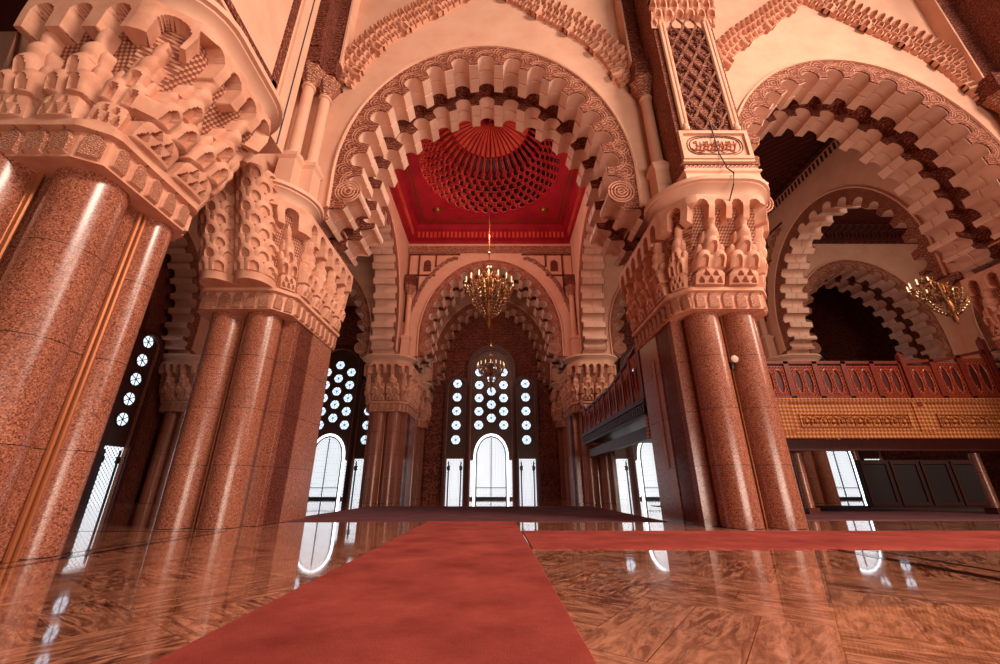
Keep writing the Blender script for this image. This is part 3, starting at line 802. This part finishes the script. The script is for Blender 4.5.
def window_triple(n, cx, cy=YW, rz=0):
    t = link('window_%d' % n, None, None, (cx, cy, 0), rz); struct(t)
    for k_, nm in (('c_frame','window_frame'), ('c_trim','window_trim'), ('c_board','pierced_board'), ('darc','door_surround'), ('darc2','door_frame'), ('door','door_leaf'), ('mull','door_frame_bar')): link(nm, WM[k_], t)
    for s in (-1, 1): link('side_screen', WM['side'], t, (s*1.68, 0, 0))
    def pane(x, z, y=0):
        p = link('pane', WM['pane'], t, (x, -.005, z)); link('star_grille', WM['ring'], p)
    for r in range(5):
        for x in (-1.18, 1.18): pane(x, 6.45 + r*1.28)
        if r < 4: pane(0, 7.1 + r*1.28)
    pane(0, 12.3); pane(0, 13.3) if False else None
    for s in (-1, 1):
        w = link('window_%d' % (n+100*(2+s)), None, None, (cx + s*3.3*math.cos(rz), cy + s*3.3*math.sin(rz), 0), rz); struct(w)
        for k_, nm in (('s_frame','window_frame'), ('s_trim','window_trim'), ('s_board','pierced_board'), ('side2','side_screen'), ('sbar','side_frame_bar')): link(nm, WM[k_], w)
        for r in range(5):
            p = link('pane', WM['pane'], w, (0, -.005, 5.1 + r*1.33)); link('star_grille', WM['ring'], p)
for i, n in ((-1, 2), (0, 1), (1, 3), (2, 5)): window_triple(n, XC + BAY*i + (1.4 if i == 2 else 0))

window_triple(4, -24.2, 22.9, PI/2)
mb = MB(); mb.box(-24.9, -24.45, 14, 31, 0, 22); struct(mb.build('wall_aisle_left', M['carvedred'], smooth=0))
mb = MB(); mb.box(-24.4, -21.4, 12.3, 15.0, 0, 10); struct(mb.build('pillar_front_left', M['graniteshade'], smooth=0))
# ceilings
def square_ring(n, half, r, z):
    out = []
    for i in range(n):
        a = 2*PI*i/n; c, s = math.cos(a), math.sin(a); k_ = half/max(abs(c), abs(s)) if r is None else r
        out.append((k_*c, k_*s, z))
    return out
ZR, RD, HD = 21.9, 5.0, 4.7
mb = MB(); mb.rings([square_ring(240, 7.0, None, ZR), square_ring(240, 7.0, RD+.2, ZR), square_ring(240, 7.0, RD+.2, ZR+.1), square_ring(240, 7.0, RD, ZR+.1)])
mb.rings([square_ring(240, 8.6, None, ZR+5), square_ring(240, 8.6, None, ZR+5.2)], cap0=True, cap1=True)
struct(mb.build('ceiling_dome_bay', M['domered'], None, (XC, YM, 0), 0, 30))
def dome():
    nu, nv = 400, 120
    th = np.linspace(0, 2*PI, nu+1)[:-1]; ph = np.linspace(0, PI/2-.02, nv)       # from rim up to the crown
    TH, PHI = np.meshgrid(th, ph)
    arc = PHI/(PI/2)
    nf = 40
    H = np.zeros_like(TH); pocket = np.zeros_like(TH, bool); rib = np.zeros_like(TH, bool)
    fan = arc > .62
    fl = np.abs(((TH*nf/(2*PI)) % 1) - .5)*2
    H = np.where(fan, .10*(1-fl**2) , H); pocket |= fan & (fl > .8); rib |= fan & (fl <= .8)
    # long niches below the fan
    nn = ((TH*nf/(2*PI)) % 1) - .5
    t1 = (arc > .45) & (arc <= .62); e = np.sqrt(np.clip(1 - ((arc-.535)/.08)**2, 0, 1))
    pocket |= t1 & (np.abs(nn) < .30*e); rib |= t1 & (np.abs(nn) < .44*e) & ~pocket
    # honeycomb tiers
    nr = 7
    for r in range(nr):
        a0, a1 = .02 + .43*r/nr, .02 + .43*(r+1)/nr
        off = .5 if r % 2 else 0.
        n2 = ((TH*nf/(2*PI) + off) % 1) - .5; b = (arc-a0)/(a1-a0)
        tt = (b >= 0) & (b < 1)
        m = np.sqrt((n2/.27)**2 + ((b-.5)/.36)**2) < 1.0
        pocket |= tt & m
        rib |= tt & ~m & (np.sqrt((n2/.42)**2 + ((b-.5)/.5)**2) < 1.0)
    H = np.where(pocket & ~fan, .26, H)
    H = np.where(rib & ~fan, -.06, H)
    R = RD*np.cos(PHI) ; Z = ZR + .1 + HD*np.sin(PHI)
    X = (R + H*np.cos(PHI))*np.cos(TH); Y = (R + H*np.cos(PHI))*np.sin(TH); Z = Z + H*np.sin(PHI)
    mb = MB(); Xl, Yl, Zl = X.tolist(), Y.tolist(), Z.tolist()
    mb.rings([[(Xl[j][i], Yl[j][i], Zl[j][i]) for i in range(nu)] for j in range(nv)], cap1=True)
    pk, rb = pocket.tolist(), rib.tolist()
    for q in range(len(mb.f)-1):
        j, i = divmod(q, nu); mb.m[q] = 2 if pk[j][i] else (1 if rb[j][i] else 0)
    o = mb.build('muqarnas_dome', [M['domered'], M['domerib'], M['domeshade']], None, (XC, YM, 0), 0, 45)
    return tag(o, 'red painted muqarnas dome with a ribbed fan at its crown', 'dome')
dome()
def cove(name, cx, mat, bmat, loc_y=YM, z0=20.2):
    mb = MB()
    prof = [(7.25, z0), (7.2, z0+.25), (7.0, z0+.3), (6.95, z0+.55), (6.6, z0+.6), (6.55, z0+1.25), (6.3, z0+1.35), (6.2, z0+1.7), (7.6, z0+1.75), (7.6, z0)]
    mb.rings([[(sx*h, sy*h, z) for sx, sy in ((-1,-1), (1,-1), (1,1), (-1,1))] for h, z in prof], loop=True)
    o = struct(mb.build(name, M[mat], None, (cx, loc_y, 0), 0, 0))
    mb = MB()
    for s in (0, 1, 2, 3):
        a = s*PI/2; c, sn = math.cos(a), math.sin(a)
        for i in range(36):
            u = -6.3 + (i+.5)*.35; d = 6.57
            p = Vector((u*c - d*sn, u*sn + d*c, z0+.92)); mb.obox(p, (c*.09, sn*.09, 0), (-sn*.06, c*.06, 0), (0,0,.26))
    mb.build('bracket_molding', M[bmat], o, smooth=0)
    mb = MB()
    for h, z in ((6.1, z0+1.68),):
        for s in range(4):
            a = s*PI/2; c, sn = math.cos(a), math.sin(a)
            for d in (5.85, 5.6):
                mb.obox((-sn*d, c*d, z0+1.69), (c*d, sn*d, 0), (-sn*.03, c*.03, 0), (0,0,.03))
    mb.build('gilded_trim', M['gold' if mat == 'domered' else bmat], o, smooth=0)
    return o
cove('ceiling_cove_dome_bay', XC, 'domered', 'domerib')
cove('ceiling_cove_right', XC+BAY+.3, 'darkceil', 'darkwood'); cove('ceiling_cove_far_right', XC+2*BAY+.3, 'darkceil', 'darkwood')
cove('ceiling_cove_left', XC-BAY, 'darkceil', 'darkwood')
for i, nm in ((-2, 'ceiling_far_left'), (-1, 'ceiling_left'), (1, 'ceiling_right'), (2, 'ceiling_far_right'), (3, 'ceiling_farthest_right')):
    mb = MB(); mb.box(XC+BAY*i-7.5, XC+BAY*i+7.5, 14.0, 30.0, ZR, ZR+.3); struct(mb.build(nm, M['darkceil'], smooth=0))
mb = MB(); mb.box(-42, 58, 30, 39, 22.2, 22.6); struct(mb.build('ceiling_rear', M['darkceil'], smooth=0))
mb = MB(); mb.box(-42, -10.2, -6, 14, 20, 20.4); struct(mb.build('ceiling_aisle', M['darkwood'], smooth=0))
# cream carved frieze under the cove on the rear wall of the dome bay, and corner panels beside the rear arch
mb = MB(); mb.box(XC-7.0, XC+7.0, YB-.12, YB+.05, 19.55, 20.2); struct(mb.build('trim_60', M['carved'], smooth=0))
def spandrel(label, loc, sx, rz=0):
    t = thing('spandrel_panel', label, 'panel', loc, rz, 'spandrel panels on the rear arch')
    mb = MB()
    for a, b in (((2.6,19.4),(6.9,19.4)), ((6.85,19.4),(6.85,13.2)), ((6.0,19.4),(6.0,15)), ((4.6,19.4),(4.6,18.2)), ((4.6,17.4),(6.85,17.4))):
        mb.bar((sx*a[0], -.04, a[1]), (sx*b[0], -.04, b[1]), .12, (0,1,0))
    mb.build('strapwork_molding', M['carvedred'], t, smooth=0)
    mb = MB(); mb.prism(arch_out(sx*5.3, .3, 17.8, 18.5, .35), -.06, .02); mb.build('niche_panel', M['carvedred'], t, smooth=0)
    mb = MB(); P = [(2.8,19.0), (3.6,18.7), (4.3,18.1), (4.8,17.5), (5.4,16.7), (5.9,15.6), (6.3,14.4), (6.6,13.4)]
    mp, L = resample(P, 60)
    mb.tube([(sx*x, -.08 - .06*(i % 2), z + .12*((i//2) % 2)) for i, (x, z) in enumerate(mp)], .14, 5); mb.build('stepped_molding', M['carved'], t, smooth=0)
    return t
for cx, w in ((XC, 'dome bay'), ):
    spandrel('strapwork spandrel panel of the rear arch, on the aisle window side', (cx, YB, 0), -1)
    spandrel('strapwork spandrel panel of the rear arch, on the balcony side', (cx, YB, 0), 1)
spandrel('strapwork spandrel panel on the arch past the balcony, next to the clustered pier', (XC+BAY+6.8, YM, 0), -1, -PI/2)
spandrel('strapwork spandrel panel on the inner nested arch past the balcony, chandelier side', (XC+2*BAY+6.8, YM, 0), 1, -PI/2)
spandrel('strapwork spandrel panel on the inner nested arch past the balcony, far side from its chandelier', (XC+2*BAY+6.8, YM, 0), -1, -PI/2)
# gold bosses on the red ceiling
for s in (-1, 1):
    mb = MB(); mb.lathe([(.05,-.3), (.2,-.22), (.28,-.1), (.3,0)], n=16)
    tag(mb.build('ceiling_boss', M['gold'], None, (XC+s*4.3, YM+4.2, ZR)), 'small gold boss on the red ceiling corner, on the %s side' % ('balcony' if s > 0 else 'aisle window'), 'boss')

# ------------------------------------------------------------------ carpets
def carpet(name, label, x0, x1, y0, y1, mat, z1=.02):
    mb = MB(); nx, ny = 2, 2
    mb.rings([[(x, y, z) for x, y in ((x0+d,y0+d), (x1-d,y0+d), (x1-d,y1-d), (x0+d,y1-d))] for d, z in ((0, .0005), (0, z1*.7), (.01, z1))], cap0=True, cap1=True)
    return tag(mb.build(name, M[mat], smooth=0), label, 'carpet')
carpet('carpet_runner', 'long red carpet runner leading from the camera to the dome bay', -2.07, .61, -6, 13.6, 'carpet')
carpet('carpet_runner', 'red carpet runner crossing in front of the piers towards the balcony', .64, 34, 7.8, 10.75, 'carpet')
carpet('prayer_rug', 'mauve grey rug covering the floor under the red dome', -6.9, 5.3, 13.65, 24, 'rug')
carpet('prayer_rug', 'mauve grey rug on the floor beneath the wooden balcony', 8.9, 21, 14.3, 25, 'rug')
carpet('prayer_rug', 'mauve grey rug on the floor beyond the cropped pier, past the balcony', 24, 44, 14.3, 25, 'rug')

# ------------------------------------------------------------------ balcony
def balcony():
    t = thing('wooden_balcony', 'carved wooden gallery balcony with pierced railing behind the pier', 'balcony', (0,0,0))
    X0, X1, Y0, Y1, ZB, ZF, ZT = 6.05, 20.9, 16.1, 28.4, 2.8, 4.33, 5.95
    mb = MB(); mb.box(X0+.15, X1-.05, Y0+.15, Y1, ZF-.5, ZF-.1); mb.build('deck', M['darkwood'], t, smooth=0)
    # front fascia in two fields
    mb = MB(); mb.box(X0, X1, Y0, Y0+.25, ZB, ZF); fa = mb.build('fascia', M['goldwood'], t, smooth=0)
    mb = MB()
    mb.box(X0-.05, X1+.02, Y0-.1, Y0+.3, ZF-.12, ZF+.02); mb.box(X0-.05, X1+.02, Y0-.06, Y0+.2, ZB-.02, ZB+.22)
    mb.build('cornice_molding', M['goldwood'], fa, smooth=0)
    for a, b in ((6.6, 10.6), (12.1, 16.5), (17.6, 20.6)):
        mb = MB(); z0, z1 = 3.2, 3.75
        for q in ((a, b, z0, z0+.06), (a, b, z1-.06, z1), (a, a+.06, z0+.06, z1-.06), (b-.06, b, z0+.06, z1-.06)): mb.box(q[0], q[1], Y0-.05, Y0+.05, q[2], q[3])
        n = round((b-a-.2)/.36); w = (b-a-.2)/n
        for i in range(n):
            cx = a+.1+(i+.5)*w
            mb.tube([(cx-w*.42, Y0-.03, z0+.08), (cx-w*.42, Y0-.03, z0+.28)] + [(cx-w*.42*math.cos(p), Y0-.03, z0+.28+.16*math.sin(p)) for p in np.linspace(.2, PI-.2, 7)] + [(cx+w*.42, Y0-.03, z0+.28), (cx+w*.42, Y0-.03, z0+.08)], .025, 5)
            mb.lathe([(.02,-.12), (.09,-.05), (.09,.05), (.02,.12)], (cx, Y0, z0+.24), 8)
        mb.build('arcaded_panel_molding', M['goldwood'], fa, smooth=40)
    for x in (11.55, 17.0):
        mb = MB(); mb.box(x-.25, x+.25, Y0-.06, Y0+.02, ZB+.2, ZF-.1); mb.build('fascia_post', M['goldwood'], fa, smooth=0)
    # soffit frieze set back below
    mb = MB(); mb.box(X0+.35, X1-.1, Y0+.4, Y0+.7, 2.35, ZB); mb.box(X0+.35, X0+.65, Y0+.4, Y1, 2.9, ZB+.6)
    mb.box(X0+.3, X1, Y0+.35, Y0+.45, 2.35, 2.42)
    mb.build('soffit_beam', M['darkwood'], t, smooth=0)
    # side fascia
    mb = MB(); mb.box(X0, X0+.25, Y0, Y1, 3.7, ZF); mb.box(X0-.1, X0+.1, Y0-.1, Y1, 4.2, 4.35); sf = mb.build('side_fascia', M['darkwood'], t, smooth=0)
    mb = MB(); nn = 46
    for i in range(nn):
        y = Y0 + (i+.5)*(Y1-Y0)/nn; mb.obox((X0-.02, y, 3.98), (.05,0,0), (0,.07,0), (0,0,.16))
    mb.build('bracket_molding', M['frameoff'], sf, smooth=0)
    # railing panels
    def panel_mesh(w, h0, h1):
        mb = MB()
        for s in (0, 1):
            mb.obox((s*w + (.05 if s == 0 else -.05), 0, h0/2 if s == 0 else h1/2), (.05,0,0), (0,.06,0), (0,0,(h0 if s == 0 else h1)/2))
        mb.bar((0,0,.06), (w,0,.06), .12, (0,0,1)); mb.bar((0,0,h0-.05), (w,0,h1-.05), .12, (0,0,1))
        return mb.mesh('rail_frame', M['redwood'], 0)
    def lattice_mesh(w, h):
        mb = MB(); st = .13; a, b, c, d = .1, w-.1, .12, h-.1
        k_ = int((w+h)/st)
        ovals = [(w*.32, h*.5), (w*.68, h*.5)]
        def seg(x0, z0, x1, z1):
            n = 12; run = None
            for i in range(n+1):
                x = x0+(x1-x0)*i/n; z = z0+(z1-z0)*i/n
                ins = any(((x-o[0])/(w*.13))**2 + ((z-o[1])/(h*.33))**2 < 1 for o in ovals)
                if not ins and run is None: run = (x, z)
                if (ins or i == n) and run is not None:
                    if abs(run[0]-x) > .03: mb.bar((run[0], 0, run[1]), (x, 0, z), .035, (0,1,0), .03)
                    run = None
        for i in range(-k_, k_*2):
            x = i*st
            for s in (1, -1):
                # line z = c + s*(X-x)
                pts = []
                for X in (a, b):
                    z = (c if s > 0 else d) + s*(X-x); pts.append((X, z))
                (xa, za), (xb, zb) = pts
                def clip(p, q):
                    (x0_, z0_), (x1_, z1_) = p, q; t0, t1 = 0., 1.; dz = z1_-z0_
                    for lim, sg in ((c, 1), (d, -1)):
                        f0, f1 = sg*(z0_-lim), sg*(z1_-lim)
                        if f0 < 0 and f1 < 0: return None
                        if f0 < 0: t0 = max(t0, f0/(f0-f1))
                        if f1 < 0: t1 = min(t1, f0/(f0-f1))
                    if t1 <= t0: return None
                    return (x0_+(x1_-x0_)*t0, z0_+dz*t0, x0_+(x1_-x0_)*t1, z0_+dz*t1)
                r = clip((xa, za), (xb, zb))
                if r: seg(*r)
        for o in ovals:
            mb.tube([(o[0]+w*.135*math.cos(p), 0, o[1]+h*.34*math.sin(p)) for p in np.linspace(0, 2*PI, 25)[:-1]], .03, 5, loop=True)
        return mb.mesh('pierced_lattice', M['lattice'], 40)
    W = 1.2
    lat = lattice_mesh(W, 1.5); 
    mb = MB(); mb.box(.05, W-.05, .03, .06, .1, 1.5); back = mb.mesh('backing_board', M['darkwood'], 0)
    def H(f): return 1.6 + .62*abs(2*f-1)**3.0
    def run(n, origin, dx, rz, hf, W=W):
        for i in range(n):
            fm = panel_mesh(W, hf(i/n), hf((i+1)/n))
            p = link('railing_panel', fm, t, (origin[0]+dx[0]*W*i, origin[1]+dx[1]*W*i, ZF), rz)
            l = link('pierced_lattice', lat, p); link('backing_board', back, p)
            hm = (hf(i/n)+hf((i+1)/n))/2
            if hm > 1.68: l.scale = (1, 1, hm/1.6)
    run(9, (X0+.1, Y0+.06), (1, 0), 0, lambda f: 1.6)
    run(3, (X0+.1+9*W+.15, Y0+.06), (1, 0), 0, lambda f: 1.6 + .5*f**1.6)
    run(10, (X0+.06, Y1), (0, -1), -PI/2, lambda f: 1.62 + .9*max(0, (f-.55)/.45)**1.7 + .5*max(0, (.12-f)/.12)**1.5)
    for x, y, h in ((X0+.06, Y0+.06, 2.6), (X0+.1+9*W+.08, Y0+.02, 1.8), (X1-.12, Y0+.04, 2.5), (X0+.06, Y1-.05, 2.5)):
        mb = MB(); mb.box(x-.1, x+.1, y-.1, y+.1, ZF-.3, ZF+h); mb.lathe([(.12,0), (.14,.05), (.06,.12), (.02,.2)], (x, y, ZF+h), 10); mb.build('newel_post', M['redwood'], t, smooth=0)
    return t
bal = balcony()
for i, (x, y, lab) in enumerate(((12.4, 17.2, 'slim polished post under the balcony just past the clustered pier'), (19.7, 17.2, 'slim polished post under the balcony near the cropped pier'))):
    t = thing('support_post', lab, 'post', (x, y, 0))
    mb = MB(); mb.lathe([(.16,0), (.16,2.3)], n=20); mb.build('shaft', M['granite'], t)
    mb = MB(); mb.box(-.22, .22, -.22, .22, 0, .25); mb.build('plinth', M['graniteshade'], t, smooth=0)
t = thing('wooden_screen', 'dark panelled wooden screen standing under the balcony', 'screen', (21.9, 21.5, 0))
mb = MB(); mb.box(-3.4, 3, 0, .15, 0, 2.3); mb.build('board', M['blackwood'], t, smooth=0)
for i in range(4):
    mb = MB(); x = -3.3+i*1.54
    for q in ((x, x+1.4, .15, .3), (x, x+1.4, 2.1, 2.25), (x, x+.12, .3, 2.1), (x+1.28, x+1.4, .3, 2.1)): mb.box(q[0], q[1], -.05, 0, q[2], q[3])
    mb.build('panel_frame', M['darkwood'], t, smooth=0)

# ------------------------------------------------------------------ chandeliers
def chandelier(label, loc, s=1.0, rod=10.):
    t = thing('chandelier', label, 'chandelier', loc, 0, 'crystal chandeliers')
    mb = MB(); mb.tube([(0,0,4.4*s), (0,0,4.4*s+rod)], .03, 6); mb.lathe([(.02,-.12), (.12,0), (.02,.14)], (0,0,5.2*s), 10); mb.build('hanging_rod', M['gold'], t)
    mb = MB(); mb.lathe([(.02*s,0), (.07*s,.15*s), (.12*s,.4*s), (.05*s,.7*s), (.2*s,1.2*s), (.08*s,1.7*s), (.16*s,2.3*s), (.3*s,2.6*s), (.1*s,3.0*s), (.07*s,3.6*s), (.15*s,3.9*s), (.04*s,4.4*s)], n=14); mb.build('stem', M['gold'], t)
    for r, z in ((.35,.75), (.7,1.5), (1.05,2.1), (.55,3.4)):
        mb = MB(); mb.tube([(r*s*math.cos(a), r*s*math.sin(a), z*s) for a in np.linspace(0, 2*PI, 33)[:-1]], .035*s, 5, loop=True); mb.build('hoop', M['gold'], t)
    arm = MB(); arm.tube([(.1*s,0,2.2*s), (.5*s,0,1.95*s), (1.0*s,0,2.05*s), (1.4*s,0,2.45*s), (1.5*s,0,2.7*s)], .035*s, 5); arm.tube([(.1*s,0,2.9*s), (.4*s,0,3.3*s), (.75*s,0,3.15*s), (.85*s,0,3.5*s)], .03*s, 5)
    arm.lathe([(.1*s,2.68*s), (.14*s,2.76*s), (.04*s,2.78*s)], (1.5*s,0,0), 8); am = arm.mesh('arm', M['gold'])
    cd = MB(); cd.lathe([(.035*s,2.78*s), (.035*s,3.05*s), (.05*s,3.1*s), (.01*s,3.22*s)], (1.5*s,0,0), 8); cm = cd.mesh('candle_lamp', M['bulb'])
    dr = MB()
    def beads(a, b, sag, n):
        P, R = [], []
        for k_ in range(n*4+1):
            f = k_/(n*4); P.append(((a[0]+(b[0]-a[0])*f)*s, 0, (a[1]+(b[1]-a[1])*f - sag*math.sin(PI*f))*s)); R.append((.01, .045, .06, .045)[k_ % 4]*s)
        dr.tube(P, R, 6)
    beads((1.45,2.6), (.3,.75), .25, 9); beads((1.4,2.5), (.2,2.0), .35, 6); beads((.9,3.4), (.2,2.9), .2, 4); beads((.15,4.2), (1.3,2.7), .5, 7)
    dm = dr.mesh('crystal_chain', M['crystal'])
    for i in range(16):
        a = 2*PI*i/16; x = link('arm', am, t, (0,0,0), a); link('candle_lamp', cm, x); link('crystal_chain', dm, t, (0,0,0), a+PI/16)
    return t
chandelier('large gilt crystal chandelier hanging on a long rod from the red dome', (XC, YM, 9.9), 1.0, 12.2)
chandelier('smaller crystal chandelier hanging in front of the tall centre window', (XC, 33.6, 8.6), .78, 10.0)
chandelier('dim crystal chandelier hanging in the bay past the balcony, near the cropped pier', (XC+29.2, 23.0, 10.4), 1.0, 7.6)
chandelier('small chandelier in front of the aisle window beyond the dark-fronted pier', (XC-BAY-.2, 33.6, 12.2), .78, 6.6)

# ------------------------------------------------------------------ light
def area(name, loc, target, sx, sy, power, color):
    L = bpy.data.lights.new(name, 'AREA'); L.shape = 'RECTANGLE'; L.size = sx; L.size_y = sy; L.energy = power; L.color = color
    o = bpy.data.objects.new(name, L); col.objects.link(o); o.location = loc
    o.rotation_euler = (Vector(target)-Vector(loc)).to_track_quat('-Z', 'Y').to_euler(); return o
def point(name, loc, power, color, r=.5):
    L = bpy.data.lights.new(name, 'POINT'); L.energy = power; L.color = color; L.shadow_soft_size = r
    o = bpy.data.objects.new(name, L); col.objects.link(o); o.location = loc; return o
WARM = (1, .80, .66)
key = area('nave_daylight_high', (24, -8, 25), (-2, 10, 6), 10, 8, 6000, WARM); key.data.spread = math.radians(120)
up = area('nave_fill_low', (12, -13, 1.6), (4, 12, 14), 16, 3, 1700, WARM); up.data.spread = math.radians(110)  # unseen fill added low behind the camera to brighten the arch undersides
aisle = area('aisle_daylight', (36, 1, 18), (-6, 9, 5), 9, 11, 4600, WARM)
point('dome_uplight', (XC, YM, 16.6), 1150, (1, .6, .5), .8)
point('chandelier_light', (XC, YM-1.8, 12.5), 120, (1, .72, .48), .8)
point('chandelier_light', (XC, 33.6, 13), 90, (1, .72, .48), .6)
point('chandelier_light', (XC+BAY, YM, 12.5), 300, (1, .74, .55), .8)
point('chandelier_light', (XC+29, 21, 13), 520, (1, .78, .6), .8)
point('chandelier_light', (XC-BAY, YM, 12.5), 120, (1, .72, .48), .8)
w = bpy.data.worlds.new('world'); sc.world = w; w.use_nodes = True
bg = w.node_tree.nodes['Background']; bg.inputs[0].default_value = (1, .72, .58, 1); bg.inputs[1].default_value = .035

# ------------------------------------------------------------------ camera
cam = bpy.data.cameras.new('camera'); co = bpy.data.objects.new('camera', cam); col.objects.link(co); sc.camera = co
cam.sensor_fit = 'HORIZONTAL'; cam.sensor_width = 36; cam.lens = 36*400/1000; cam.shift_x = .0045
cam.clip_start = .05; cam.clip_end = 300
co.location = (0, 0, 1.0); co.rotation_euler = (math.radians(90+21.2), 0, 0)
sc.view_settings.view_transform = 'Standard'; sc.view_settings.look = 'None'; sc.view_settings.gamma = 1.0
sc.view_settings.exposure = 0.0; sc.view_settings.use_curve_mapping = False
